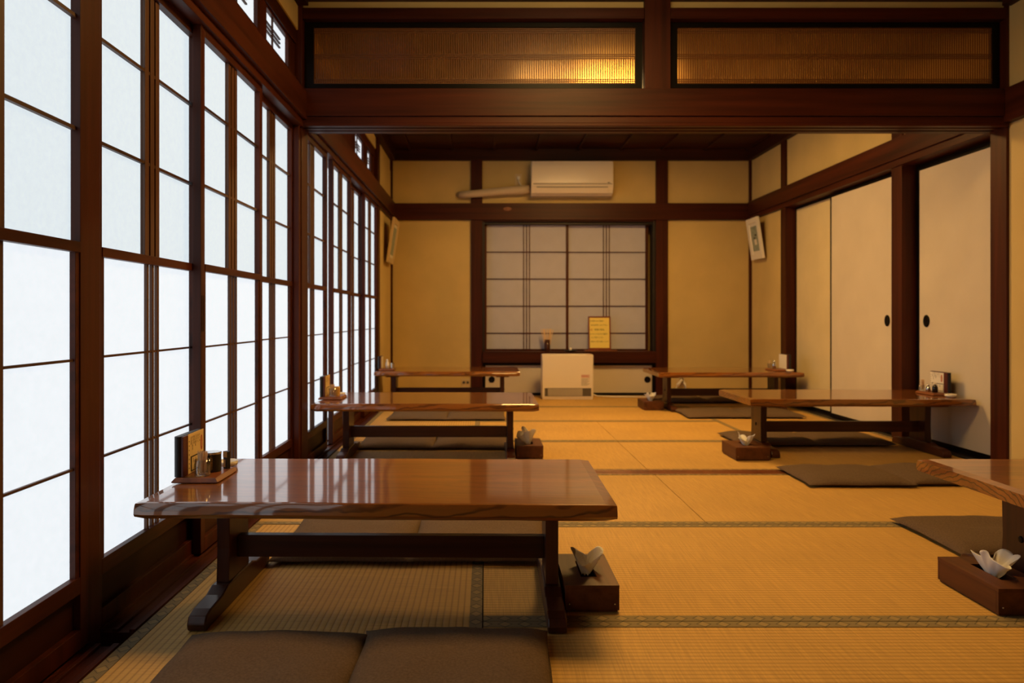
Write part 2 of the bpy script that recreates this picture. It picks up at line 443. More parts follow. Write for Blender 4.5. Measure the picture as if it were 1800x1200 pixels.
# posts
trim(MB().box(-1.06, -.958, 1.766, 1.824, -.04, ZC), 'woodZ', 'dark wooden post between the two nearest shoji panels')
trim(MB().box(-1.06, XL, YP - .005, YP + .125, -.04, ZC).box(-1.06, -.975, YP - .025, YP - .005, -.04, ZC), 'woodZ', 'wooden post where the shoji wall meets the crossbeam')
trim(MB().box(-1.06, XL, 6.39, 6.51, -.04, ZC), 'woodZ', 'wooden post at the far end of the shoji windows')
trim(MB().box(XR, 2.78, YP, YP + .12, -.04, ZC), 'woodZ', 'wooden post at the right end of the crossbeam')
trim(MB().box(XR, 2.78, 4.68, 4.80, -.04, ZC), 'woodZ', 'wooden post between the two sliding door bays')
trim(MB().box(XR, 2.78, 6.49, 6.60, -.04, ZC), 'woodZ', 'wooden post beyond the sliding doors, near the hanging picture')
trim(MB().box(-.143, -.029, YB - .025, YB + .05, 0, ZC), 'woodZ', 'wooden post left of the far small window')
trim(MB().box(1.711, 1.831, YB - .025, YB + .05, 0, ZC), 'woodZ', 'wooden post right of the far small window')
trim(MB().box(XR - .012, 2.70, YB - .02, YB + .02, 0, ZC), 'woodZ', 'slim corner strip at the right of the end wall', .001)
trim(MB().box(-.96, -.93, YB - .02, YB + .02, 0, ZC), 'woodZ', 'slim corner strip at the left of the end wall', .001)
trim(MB().box(.814, .945, YP - .005, YP + .125, 1.945, ZC), 'woodZ', 'short post between the two reed transoms')
# left wall: head track, rail band, transom posts
def left_head(y0, y1, lab):
    m = MB()
    m.box(-1.03, -.925, y0, y1, ZK, 1.79)
    m.box(-1.03, -.905, y0, y1, 1.79, 1.93)
    m.box(-1.03, -.962, y0, y1, 1.93, 2.009)
    m.box(-1.03, -.962, y0, y1, 2.178, 2.25)
    trim(m, 'woodY', lab)
left_head(YN, YP - .01, 'wooden head beam above the front room shoji')
left_head(YP + .13, YB, 'wooden head beam above the back room shoji')
def ranma_posts(spans, y0, y1, lab):
    m = MB(); cur = y0
    for a, b in spans:
        if a > cur: m.box(-1.03, -.970, cur, a, 2.009, 2.178)
        cur = b
    m.box(-1.03, -.970, cur, y1, 2.009, 2.178)
    trim(m, 'woodZ', lab)
RF = [(0.6, 1.0), (1.09, 1.49), (1.85, 2.25), (2.34, 2.66), (2.75, 3.15), (3.24, 3.64)]
RB = [(4.54, 4.94), (5.47, 5.87), (6.01, 6.25)]
ranma_posts(RF, YN, YP - .01, 'wooden divisions of the small front transom windows')
ranma_posts(RB, YP + .13, YB, 'wooden divisions of the small back transom windows')
# sill track on the floor under the shoji
for a, b, lab in ((YN, 1.765, 'grooved wooden sill under the nearest shoji'), (1.842, YP - .01, 'grooved wooden sill under the front shoji row'), (YP + .13, 6.385, 'grooved wooden sill under the back shoji row')):
    m = MB()
    m.box(-1.05, -.880, a, b, -.045, -.004)
    for x0, x1 in ((-.895, -.880), (-.937, -.925), (-.974, -.966), (-1.05, -1.004)): m.box(x0, x1, a, b, -.004, .004)
    trim(m, 'woodY', lab, .001)
# right wall rails
def right_head(y0, y1, lab):
    m = MB()
    m.box(2.648, 2.80, y0, y1, ZK, 1.80)
    m.box(2.632, 2.80, y0, y1, 1.80, ZN)
    trim(m, 'woodY', lab)
right_head(YP + .125, YB - .02, 'wooden rail above the sliding doors on the right wall')
trim(MB().box(2.632, 2.70, YN, YP - .002, 1.775, 1.945), 'woodY', 'wooden rail on the right wall of the front room')
for a, b, lab in ((YP + .12, 4.68, 'wooden threshold under the nearer sliding door'), (4.80, 6.49, 'wooden threshold under the farther sliding doors')):
    m = MB(); m.box(2.665, 2.86, a, b, -.045, -.002)
    m.box(2.665, 2.695, a, b, -.002, .004); m.box(2.745, 2.752, a, b, -.002, .004); m.box(2.80, 2.86, a, b, -.002, .004)
    trim(m, 'blackwood', lab, .001)
# back wall rail, crown
trim(MB().box(-.95, 2.67, YB - .04, YB, ZK + .0, 1.923).box(-.02, 1.70, YB - .015, YB + .03, ZK - .012, ZK), 'woodX', 'wooden rail along the end wall under the air conditioner')
kn = MB(); kn.lathe([(0.0, 0), (.028, 0), (.030, .002)], n=20)
k = kn.obj('trim_%d' % 90, 'tray', loc=(.222, YB - .0405, 1.866)); k.rotation_euler = (math.radians(90), 0, 0); k.scale = (1.35, .62, .5)
tag(k, 'oval knot plug set in the end wall rail', 'trim', None, 'structure')
trim(MB().box(-.95, 2.67, YB - .05, YB, 2.352, ZC), 'ceilX', 'dark cornice along the end wall')
trim(MB().box(-.955, -.90, YP + .13, YB - .05, 2.352, ZC), 'ceilY', 'dark cornice over the back shoji wall')
trim(MB().box(2.63, 2.68, YP + .13, YB - .05, 2.352, ZC), 'ceilY', 'dark cornice on the right wall of the back room')
trim(MB().box(-.955, -.90, YN, YP - .01, 2.37, ZC), 'ceilY', 'dark cornice over the front shoji wall')
trim(MB().box(2.63, 2.68, YN, YP - .01, 2.37, ZC), 'ceilY', 'dark cornice on the right wall of the front room')
# crossbeam group
m = MB()
y0, y1 = YP - .02, YP + .14
for a, b in ((y0, y0 + .035), (y0 + .056, y0 + .092), (y0 + .113, y1)):
    m.box(XL, XR, a, b, ZK, 1.772)
m.box(XL, XR, y0, y1, 1.772, 1.804)
trim(m, 'woodX', 'grooved head track along the underside of the crossbeam', .0015)
trim(MB().box(XL + .005, 2.63, YP - .03, YP + .15, 1.806, 1.945), 'woodX', 'broad wooden crossbeam between front and back room')
trim(MB().box(XL, .812, YP, YP + .12, 2.31, 2.366).box(.947, XR, YP, YP + .12, 2.31, 2.366), 'woodX', 'slim upper beam above the reed transoms')
struct('wall_partition', MB().box(XL, .812, YP + .02, YP + .10, 2.367, 2.41).box(.947, XR, YP + .02, YP + .10, 2.367, 2.41), 'plaster', 'thin tan plaster strip above the reed transoms', 'wall')
trim(MB().box(XL, .812, YP - .01, YP + .13, 2.403, ZC).box(.947, XR, YP - .01, YP + .13, 2.403, ZC), 'ceilX', 'dark cornice above the crossbeam')
trim(MB().box(-.88, XR, 3.675, 3.775, -.045, .001).box(-.88, XR, 3.705, 3.712, .001, .003).box(-.88, XR, 3.738, 3.745, .001, .003), 'tray', 'reddish wooden threshold in the floor below the crossbeam', .001)

# ------------------------------------------------------------------ windows
WN = [0]
def win(label):
    WN[0] += 1
    o = empty('window_%d' % WN[0]); return tag(o, label, 'window', None, 'structure')

def shoji(a, b, X, label, triple=None):
    w_ = win(label)
    c = triple if triple is not None else (a + b) / 2
    t = .014
    f = MB()                                                # outer frame
    for q in ((a, a + .034), (b - .034, b)): f.box(X - t, X + t, *q, .004, 1.765)
    f.box(X - t, X + t, a + .034, b - .034, 1.728, 1.765)
    f.box(X - t, X + t, a + .034, b - .034, .004, .05)
    f.obj('frame', 'woodZ', w_, bevel=.0012)
    g = MB()                                                # lower sliding sash
    for q in ((a + .034, a + .050), (b - .050, b - .034)): g.box(X - .008, X + .011, *q, .135, .966)
    g.box(X - .008, X + .016, a + .034, b - .034, .941, .966)
    g.box(X - .008, X + .014, a + .034, b - .034, .135, .175)
    g.obj('sash', 'woodY', w_, bevel=.001)
    MB().box(X - .010, X - .002, a + .034, b - .034, .05, .135).obj('kick_board', 'kick', w_)
    up = MB()
    for k in range(3):
        cc = c + (k - 1) * .034
        up.box(X - .004, X + .005, cc - .0125, cc + .0125, .966, 1.728)
    up.box(X - .009, X - .004, c - .047, c + .047, .966, 1.728)
    up.obj('upper_centre_bars', 'shojiZ', w_, bevel=.0008)
    uh = MB()
    for z in (1.234, 1.500): uh.box(X - .007, X + .004, a + .034, b - .034, z - .0045, z + .0045)
    uh.obj('upper_crossbars', 'shojiY', w_)
    lo = MB()
    for k in range(3):
        cc = c + (k - 1) * .033
        lo.box(X - .002, X + .007, cc - .0065, cc + .0065, .175, .941)
    lo.obj('lower_centre_bars', 'shojiZ', w_, bevel=.0006)
    lh = MB()
    for z in (.431, .687): lh.box(X - .001, X + .006, a + .05, b - .05, z - .003, z + .003)
    lh.obj('lower_crossbars', 'shojiY', w_)
    MB().box(X - .0105, X - .0095, a + .03, b - .03, .966, 1.73).obj('upper_paper', 'paper_up', w_)
    MB().box(X - .0038, X - .0030, a + .045, b - .045, .17, .945).obj('lower_paper', 'paper_low', w_)
    return w_
XI, XO = -.955, -.986
shoji(.40, 1.10, -.945, 'shoji panel nearest the camera, mostly outside the left edge of the photo')
shoji(1.085, 1.765, -.970, 'nearest visible shoji panel, cut by the left edge of the photo')
p1 = shoji(1.825, 2.495, XO, 'large shoji panel behind the left end of the front table')
p2 = shoji(2.425, 3.095, XI, 'second shoji panel past the near post, overlapping its neighbours')
shoji(3.045, 3.715, XO, 'third shoji panel past the near post, ending at the crossbeam post')
shoji(3.70, 4.37, XI - .0, 'first back room shoji panel, right behind the crossbeam post', 4.03)
shoji(4.52, 5.14, XI, 'second back room shoji panel, beside the bright open gap')
shoji(5.12, 5.76, XO, 'third back room shoji panel')
shoji(5.72, 6.385, XI, 'last back room shoji panel, at the far end of the row')
# finger grooves on the meeting stile of panel 2
MB().box(XI + .0142, XI + .0150, 2.432, 2.436, .74, .86).box(XI + .0142, XI + .0150, 2.446, 2.450, .74, .86).obj('finger_grooves', 'black', p2)
# jambs beside the near post

def ranma(a, b, label):
    w_ = win(label)
    X = -.985
    f = MB(); z0, z1 = 2.009, 2.178
    for q in ((a, a + .02), (b - .02, b)): f.box(X - .012, X + .012, *q, z0, z1)
    f.box(X - .012, X + .012, a + .02, b - .02, z0, z0 + .012).box(X - .012, X + .012, a + .02, b - .02, z1 - .012, z1)
    f.obj('frame', 'woodY', w_)
    g = MB(); c = a + (b - a) * .36; zc = (z0 + z1) / 2
    g.box(X - .003, X + .005, c - .004, c + .004, z0 + .012, z1 - .012)
    for k in (-1, 0, 1): g.box(X - .003, X + .006, a + .02, a + (b - a) * .66, zc + k * .02 - .003, zc + k * .02 + .003)
    g.obj('lattice', 'shojiY', w_)
    MB().box(X - .006, X - .005, a + .015, b - .015, z0 + .008, z1 - .008).obj('paper', 'paper_low', w_)
for i, (a, b) in enumerate(RF): ranma(a, b, ['small transom window high over the nearest shoji, out of frame', 'transom window above the nearest shoji, out of frame', 'transom window just past the near post, out of frame', 'transom window over the second shoji, out of frame', 'small high transom window cut by the top edge of the photo', 'small high transom window nearest the crossbeam, on its near side'][i])
for i, (a, b) in enumerate(RB): ranma(a, b, ['back room transom window nearest the crossbeam, mostly hidden', 'middle back room transom window with lattice', 'farthest back room transom window'][i])

# small shoji window in the back wall
w_ = win('wide low shoji window of two sashes in the end wall')
yb = YB + .11
f = MB()
f.box(-.029, -.005, YB + .0, yb + .03, .44, ZK - .005).box(1.687, 1.711, YB, yb + .03, .44, ZK - .005)
f.box(-.005, 1.687, YB + .03, yb + .03, ZK - .035, ZK - .005)
f.obj('surround', 'blackwood', w_, bevel=.001)
def b2(px): return (px - 853) * yb / 1288.0
def z2(py): return .79 - (py - 556) * yb / 1288.0
for lo_, hi_, off, tc_ in ((b2(851), b2(999), 0.0, b2(925.5)), (b2(994), b2(1139), .018, b2(1066))):
    g = MB()
    Y0, Y1 = yb - .018 + off, yb + off
    g.box(lo_, lo_ + .026, Y0, Y1, .44, ZK - .035).box(hi_ - .026, hi_, Y0, Y1, .44, ZK - .035)
    g.box(lo_ + .026, hi_ - .026, Y0, Y1, .44, z2(613)).box(lo_ + .026, hi_ - .026, Y0, Y1, z2(396), ZK - .035)
    s = g.obj('sash', 'woodZ', w_, bevel=.001)
    l = MB()
    for k in (-1, 0, 1): l.box(tc_ + k * .030 - .004, tc_ + k * .030 + .004, Y0 + .002, Y0 + .010, z2(613), z2(396))
    for py in (443.3, 490.5, 538, 585.5): l.box(lo_ + .026, hi_ - .026, Y0 + .003, Y0 + .009, z2(py) - .005, z2(py) + .005)
    l.obj('lattice', 'woodZ', s)
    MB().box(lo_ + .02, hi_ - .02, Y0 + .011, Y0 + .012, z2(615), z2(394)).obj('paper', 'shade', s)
trim(MB().box(-.027, 1.709, YB - .05, yb + .04, .327, .44), 'woodX', 'deep wooden sill of the end wall window')
trim(MB().box(-.027, 1.709, YB + .0, YB + .03, .298, .327).box(-.027, .002, YB, YB + .03, 0, .298).box(1.68, 1.709, YB, YB + .03, 0, .298).box(-.027, 1.709, YB, YB + .03, -.04, .022), 'black', 'black frame around the low cupboard doors')
# transom panels of reed
def reed(x0, x1, label):
    w_ = win(label)
    z0, z1 = 1.947, 2.309
    ya = YP + .045
    f = MB()
    L_, R_ = x0, x1
    f.box(L_, L_ + .045, ya, ya + .03, z0, z1).box(R_ - .035, R_, ya, ya + .03, z0, z1)
    f.box(L_ + .045, R_ - .035, ya, ya + .03, z0, 1.992).box(L_ + .045, R_ - .035, ya, ya + .03, 2.284, z1)
    f.obj('frame', 'black', w_)
    s = MB()
    n = int((R_ - L_ - .08) / .0118)
    for i in range(n + 1):
        xx = L_ + .045 + i * (R_ - L_ - .08) / n
        s.box(xx - .0027, xx + .0027, ya + .010, ya + .014, 1.992, 2.284)
    s.obj('reed_screen', 'reed', w_)
    h = MB()
    for zc in (2.006, 2.135, 2.267):
        for k in (-1, 0, 1): h.box(L_ + .045, R_ - .035, ya + .005, ya + .010, zc + k * .010 - .0022, zc + k * .010 + .0022)
    h.obj('reed_crossbars', 'reed', w_)
    MB().box(L_ + .04, R_ - .03, ya + .019, ya + .021, 1.985, 2.29).obj('glass', 'amber', w_)
M['reed'] = plain('brown_reed', (0.16, 0.062, 0.018), 0.45)
reed(XL + .004, .811, 'reed-screened glass transom over the left half of the crossbeam, with a lamp glowing behind')
reed(.948, XR - .004, 'reed-screened glass transom over the right half of the crossbeam')

# ------------------------------------------------------------------ doors (fusuma)
DN = [0]
def pull(mb_parent, loc, axis, w=.030, h=.038):
    k = MB(); k.lathe([(0, .002), (.55, .002), (.62, .003), (.78, .006), (1.0, .004), (1.0, .0), (.9, -.004)], n=28, cap=False)
    o = k.obj('recessed_pull', 'black', mb_parent, smooth=True)
    o.scale = (w, h, 1.0); o.location = loc
    o.rotation_euler = (math.radians(90), 0, 0) if axis == 'Y' else (math.radians(90), 0, math.radians(-90))
    return o
def fusuma(y0, y1, X, mat, label, py=None, frame=.018):
    DN[0] += 1
    d = tag(empty('door_%d' % DN[0]), label, 'door', None, 'structure')
    z0, z1 = .004, (1.752 if mat == 'fusuma_y' else 1.742)
    MB().box(X + .003, X + .022, y0 + frame, y1 - frame, z0 + frame, z1 - frame).obj('panel', mat, d)
    f = MB()
    f.box(X, X + .025, y0, y0 + frame, z0, z1).box(X, X + .025, y1 - frame, y1, z0, z1)
    f.box(X, X + .025, y0 + frame, y1 - frame, z0, z0 + .030).box(X, X + .025, y0 + frame, y1 - frame, z1 - frame, z1)
    f.obj('frame', 'black', d, bevel=.001)
    if py: pull(d, (X + .001, py, .762), 'X')
fusuma(4.80, 5.77, 2.715, 'fusuma', 'pale pinkish sliding door with a round pull beside the middle post', 4.95)
fusuma(5.70, 6.49, 2.748, 'fusuma_y', 'yellowed sliding door panel farther down the right wall')
fusuma(3.865, 4.672, 2.748, 'fusuma', 'large pale sliding door nearest the crossbeam, behind the middle right table', 4.565, .03)
for i, (a, b, hx, lab) in enumerate(((.002, .85, .065, 'low cupboard door left of the heater'), (.84, 1.68, 1.635, 'low cupboard door right of the heater'))):
    DN[0] += 1
    d = tag(empty('door_%d' % DN[0]), lab, 'door', None, 'structure')
    MB().box(a, b, YB + .008 + i * .011, YB + .018 + i * .011, .022, .297).obj('panel', 'fusuma', d)
    pull(d, (hx, YB + .006 + i * .011, .155), 'Y', .032, .032)

# ------------------------------------------------------------------ tatami mats
mats = [
 (-.876, -.008, .955, 2.785, 'Y', 'tatami mat under the front left table, ribs running away from the camera'),
 (-.005, 1.79, .955, 1.898, 'X', 'tatami mat along the bottom edge of the photo, right of the front cushions'),
 (1.793, XR, .955, 1.898, 'X', 'tatami mat in the bottom right corner of the photo'),
 (-.005, 1.79, 1.901, 2.785, 'X', 'broad bright tatami mat right of the front table and its tissue box'),
 (1.793, XR, 1.901, 2.785, 'X', 'tatami mat under the front right table'),
 (-.876, .846, 2.789, 3.672, 'X', 'tatami mat just before the threshold, behind the front left table'),
 (.849, XR, 2.789, 3.672, 'X', 'tatami mat just before the threshold, on the right'),
 (-.876, .895, .03, .952, 'X', 'tatami mat beside the camera on the left, out of frame'),
 (.898, XR, .03, .952, 'X', 'tatami mat beside the camera on the right, out of frame'),
 (-.876, .895, YN, .027, 'X', 'tatami mat behind the camera on the left, out of frame'),
 (.898, XR, YN, .027, 'X', 'tatami mat behind the camera on the right, out of frame'),
 (-.876, .836, 3.778, 4.648, 'X', 'tatami mat just beyond the threshold, on the left'),
 (.839, XR, 3.778, 4.648, 'X', 'tatami mat just beyond the threshold, under the middle right table'),
 (-.876, -.042, 4.651, 6.418, 'Y', 'tatami mat along the back room windows'),
 (-.039, .838, 4.651, 5.538, 'X', 'small square tatami mat left of the back room centre line'),
 (.841, 1.738, 4.651, 5.538, 'X', 'small square tatami mat right of the back room centre line'),
 (1.741, XR, 4.651, 6.418, 'Y', 'tatami mat beside the sliding doors'),
 (-.039, 1.738, 5.541, 6.418, 'X', 'tatami mat in front of the one that reaches the heater'),
 (-.943, .850, 6.421, 7.345, 'X', 'farthest tatami mat on the left, under the heater'),
 (.853, XR, 6.421, 7.345, 'X', 'farthest tatami mat on the right, under the back right table'),
]
for x0, x1, y0, y1, ori, lab in mats:
    cx, cy = (x0 + x1) / 2, (y0 + y1) / 2
    o = empty('tatami_mat', (cx, cy, -.045)); tag(o, lab, 'tatami mat', 'tatami mats covering the floor')
    hx, hy = (x1 - x0) / 2, (y1 - y0) / 2
    MB().box(-hx, hx, -hy, hy, .001, .044).obj('straw_surface', 'tatami' + ori, o)
    for s in (-1, 1):
        if ori == 'X':
            hw_ = .009 if (s > 0 and abs(y1 - 3.672) < .001) or (s < 0 and abs(y0 - 3.778) < .001) else .0165
            MB().box(-hx, hx, -hw_, hw_, .0, .0016).obj('cloth_border', 'heriX', o, loc=(0, s * (hy - hw_), .0438))
        else:
            MB().box(-.0165, .0165, -hy, hy, .0, .0016).obj('cloth_border', 'heriY', o, loc=(s * (hx - .0165), 0, .0438))

# ------------------------------------------------------------------ low tables
def tabletop(L, W, T, seed):
    rr = random.Random(seed)
    m = MB(); rings = []
    N = 44
    ph = [rr.uniform(0, 6) for _ in range(6)]
    for i in range(N + 1):
        t = i / N; x = -L/2 + L * t
        e = min(t, 1 - t) * L
        sh = 0.004 * (1 - min(1, e / .006)) if e < .006 else 0
        wob = lambda s: .0040 * math.sin(5.1 * t + ph[s]) + .0022 * math.sin(13 * t + ph[s + 2]) + .0012 * math.sin(31 * t + ph[s + 4])
        yn, yf = -W/2 + wob(0), W/2 + wob(1)
        # profile: near edge flares outwards to the bottom third, then tucks under
        prof = [(yn + .012, T), (yn + .006, T - .0015), (yn + .003, T - .006), (yn - .002, T * .55), (yn - .003, T * .30), (yn + .001, .006), (yn + .010, 0),
                (yf - .010, 0), (yf - .001, .006), (yf + .003, T * .30), (yf + .002, T * .55), (yf - .003, T - .006), (yf - .006, T - .0015), (yf - .012, T)]
        rings.append([(x, y_ * (1 - sh / (W / 2)) , min(max(z, sh), T - sh)) for y_, z in prof])
    m.loft(rings)
    return m
def soft(o, deg=32):
    for p in o.data.polygons: p.use_smooth = abs(p.normal.z) < .9
    e = o.modifiers.new('edges', 'EDGE_SPLIT'); e.split_angle = math.radians(deg)
    return o
def make_table(loc, L, W, label, seed=1, ox=.126, rz=0.0, leg_in=.195, H=.33):
    T = .041
    t = empty('low_table', loc, rz)
    tag(t, label, 'table', 'low wooden dining tables set in two rows')
    top = soft(tabletop(L, W, T, seed).obj('tabletop', 'top', t, loc=(0, 0, H - T)))
    for s in (-1, 1):
        lx = s * (L/2 - ox - .0175)
        foot = MB()                                         # sled foot, upturned at both ends
        hl = .255
        P = [(-hl, .0), (hl, .0), (hl + .006, .018), (hl - .004, .036), (hl - .035, .044), (.14, .048), (.10, .060), (-.10, .060), (-.14, .048), (-hl + .035, .044), (-hl + .004, .036), (-hl - .006, .018)]
        foot.prism(P, 'X', lx - .024, lx + .024)
        foot.obj('foot', 'tableY', t, bevel=.004)
        leg = MB()
        prof = [(-.082, .060), (.082, .060), (.076, .15), (.080, H - T - .014), (-.080, H - T - .014), (-.076, .15)]
        leg.prism(prof, 'X', lx - .0175, lx + .0175)
        lg = leg.obj('leg', 'tableZ', t, bevel=.002)
        pg = MB().lathe([(0, 0), (.009, 0), (.010, .001), (.008, .004), (0, .005)], n=16, cap=False).obj('tenon_plug', 'black', lg, loc=(lx + s * .0172, 0, .155))
        pg.rotation_euler = (0, math.radians(90) * s, 0)
        MB().prism([(-.195, H - T - .0001), (.195, H - T - .0001), (.18, H - T - .014), (-.18, H - T - .014)], 'X', lx - .055, lx + .055).obj('cleat', 'tableY', t, bevel=.001)
    MB().box(-(L/2 - ox - .035), (L/2 - ox - .035), -.014, .014, .108, .170).obj('stretcher', 'tableX', t, bevel=.002)
    return t
Z0 = .0006
tables = [
 ((-.268, 2.085, Z0), 1.19, .58, 'front left low table with a glossy top reflecting the shoji, nearest the camera', 1, .126, math.radians(-.9)),
 ((-.318, 4.15, Z0), 1.20, .60, 'middle low table of the left row, just beyond the threshold', 2, .126, 0),
 ((-.320, 6.39, Z0), 1.22, .56, 'farthest low table of the left row, by the end wall', 3, .126, 0),
 ((2.098, 4.34, Z0), 1.25, .56, 'middle low table of the right row, against the pale sliding door', 4, .13, 0),
 ((2.02, 6.31, Z0), 1.20, .60, 'farthest low table of the right row, under the hanging picture', 5, .126, 0),
 ((2.00, 2.085, Z0), 1.21, .58, 'front right low table cut off by the right edge of the photo', 6, .13, 0),
]
for loc, L, W, lab, sd, ox, rz in tables: make_table(loc, L, W, lab, sd, ox, rz)

# ------------------------------------------------------------------ floor cushions
def make_cushion(cx, cy, W, D, label, seed, H=.046, rz=0.0, z=Z0):
    rr = random.Random(seed); N = 30
    off = Vector((rr.uniform(0, 50), rr.uniform(0, 50), 0))
    m = MB()
    def edge(t):                                            # denser towards the rim
        return math.copysign(1 - (1 - abs(t)) ** 1.7, t)
    for side in (1, -1):
        b = len(m.v)
        for i in range(N + 1):
            for j in range(N + 1):
                u, v = edge(-1 + 2 * i / N), edge(-1 + 2 * j / N)
                au, av = abs(u), abs(v)
                h = max(0.0, (1 - au ** 5) * (1 - av ** 5)) ** .55
                pin = 1 + .030 * (au * av) ** 6 - .010 * (1 - (au * av) ** 2) * max(au, av) ** 6
                x_, y_ = u * W/2 * pin, v * D/2 * pin
                nz = noise.noise(Vector((x_ * 7, y_ * 7, 0)) + off) * .008 + noise.noise(Vector((x_ * 18, y_ * 18, 3)) + off) * .003
                rim = .014 + .003 * noise.noise(Vector((x_ * 9, y_ * 9, 9)) + off)
                x_ += .006 * noise.noise(Vector((y_ * 6, side, 5)) + off) * au; y_ += .006 * noise.noise(Vector((x_ * 6, side, 8)) + off) * av
                if side == 1: zz = rim + (H - .014 + nz) * h
                else: zz = rim * (1 - h)
                m.v.append((x_, y_, max(0, zz)))
        for i in range(N):
            for j in range(N):
                a = b + i * (N + 1) + j
                q = [a, a + N + 1, a + N + 2, a + 1]
                m.f.append(q if side == 1 else q[::-1])
    o = m.obj('floor_cushion', 'cushion', smooth=True, loc=(cx, cy, z))
    o.rotation_euler = (0, 0, rz)
    tag(o, label, 'cushion', 'taupe floor cushions beside the low tables')
    # weld the rim
    wm = o.modifiers.new('weld', 'WELD'); wm.merge_threshold = .0004
    return o
CG = [
 (-.497, 1.538, .424, .48, 'left cushion of the pair in the foreground, cut by the bottom edge'),
 (-.073, 1.555, .434, .49, 'right cushion of the pair in the foreground, cut by the bottom edge'),
 (-.462, 2.56, .43, .47, 'left cushion behind the front left table, seen under its top'),
 (-.016, 2.56, .44, .47, 'right cushion behind the front left table, seen under its top'),
 (-.535, 4.565, .44, .47, 'left cushion behind the middle left table'),
 (-.075, 4.565, .45, .47, 'right cushion behind the middle left table'),
 (-.515, 5.755, .44, .44, 'left cushion before the farthest left table'),
 (-.070, 5.755, .43, .44, 'right cushion before the farthest left table'),
 (1.745, 3.575, .47, .40, 'cushion on the threshold before the middle right table, the left one'),
 (2.215, 3.60, .45, .40, 'cushion before the middle right table, the right one, half behind the front right table'),
 (1.790, 4.650, .47, .44, 'left cushion behind the middle right table'),
 (2.255, 4.650, .45, .44, 'right cushion behind the middle right table'),
 (1.800, 5.875, .45, .45, 'left cushion before the farthest right table'),
 (2.245, 5.875, .44, .45, 'right cushion before the farthest right table'),
 (1.810, 6.86, .46, .44, 'left cushion behind the farthest right table'),
 (2.270, 6.86, .44, .44, 'right cushion behind the farthest right table'),
 (1.790, 2.60, .45, .42, 'left cushion behind the front right table, above the large tissue box'),
 (2.245, 2.60, .45, .42, 'right cushion behind the front right table, at the right edge'),
]
for i, (cx, cy, W, D, lab) in enumerate(CG):
    make_cushion(cx, cy, W + (.016 if i > 1 else 0), D, lab, 100 + i, H=.050 if i < 4 else .042, rz=math.radians(R.uniform(-.8, .8)))

# ------------------------------------------------------------------ tissue boxes
def make_tissue_box(x0, x1, y0, y1, label, tlabel, seed, tall=.06, lean=0.0):
    cx, cy = (x0 + x1) / 2, (y0 + y1) / 2
    hx, hy = (x1 - x0) / 2, (y1 - y0) / 2
    b = empty('tissue_box', (cx, cy, Z0)); tag(b, label, 'tissue box', 'wooden tissue boxes beside the tables')
    h = .072; t = .009
    s = MB()
    s.box(-hx, hx, -hy, -hy + t, .006, h - t).box(-hx, hx, hy - t, hy, .006, h - t)
    s.box(-hx, -hx + t, -hy + t, hy - t, .006, h - t).box(hx - t, hx, -hy + t, hy - t, .006, h - t)
    s.box(-hx + .004, hx - .004, -hy + .004, hy - .004, .0, .006)
    s.obj('box_body', 'boxwood', b, bevel=.0012)
    a, c = .022, hy * .50
    l = MB()
    l.box(-hx, hx, -hy, -c, h - t, h).box(-hx, hx, c, hy, h - t, h).box(-hx, -a, -c, c, h - t, h).box(a, hx, -c, c, h - t, h)
    l.obj('slotted_lid', 'boxwood', b)
    for sx in (-1, 1):
        k = MB().lathe([(0, 0), (.0026, 0), (.0020, .0012), (0, .0016)], n=10, cap=False).obj('nail_head', 'steel', b, loc=(sx * (hx - .012), -hy, .022))
        k.rotation_euler = (math.radians(90), 0, 0)
    # the tissue: a rumpled sheet standing out of the slot
    rr = random.Random(seed); m = MB()
    NA, NH = 56, 12
    rings = []
    p0 = rr.uniform(0, 6)
    for i in range(NH + 1):
        t_ = i / NH; ring = []
        for j in range(NA):
            th = 2 * math.pi * j / NA
            rad = .010 + .030 * t_ ** .8
            fold = 1 + (.30 * math.sin(3 * th + p0) + .20 * math.sin(5 * th + 2 * p0 + 2 * t_) + .10 * math.sin(9 * th)) * t_
            xx = rad * fold * math.cos(th) * 1.05 + lean * t_
            yy = rad * fold * math.sin(th) * 1.35
            top = tall * (1 + .30 * math.sin(2 * th + p0) + .13 * math.sin(5 * th + p0 * 3)) 
            ring.append((xx, yy, -.012 + (top + .012) * t_ ** .85 + .003 * math.sin(7 * th + 5 * t_)))
        rings.append(ring)
    m.loft(rings, cap=False)
    o = m.obj('paper_tissue', 'tissue', smooth=True, loc=(cx, cy, h + Z0))
    sd = o.modifiers.new('thick', 'SOLIDIFY'); sd.thickness = .0006
    tag(o, tlabel, 'tissue', 'white tissues pulled up from the wooden boxes')
make_tissue_box(.213, .358, 1.955, 2.215, 'wooden tissue box beside the right leg of the front left table', 'white tissue standing out of the box by the front left table', 3, .042)
make_tissue_box(.172, .322, 4.06, 4.32, 'wooden tissue box beside the middle left table', 'white tissue standing out of the box by the middle left table', 5, .060, -.012)
make_tissue_box(1.352, 1.504, 1.93, 2.19, 'large wooden tissue box in the right foreground, cut by the photo edge', 'white tissue spilling from the box in the right foreground', 8, .042, .010)
make_tissue_box(1.372, 1.560, 4.01, 4.25, 'wooden tissue box beside the middle right table', 'white tissue standing out of the box by the middle right table', 11, .044)
make_tissue_box(1.335, 1.500, 6.16, 6.42, 'wooden tissue box beside the farthest right table', 'white tissue standing out of the box by the farthest right table', 14, .05)

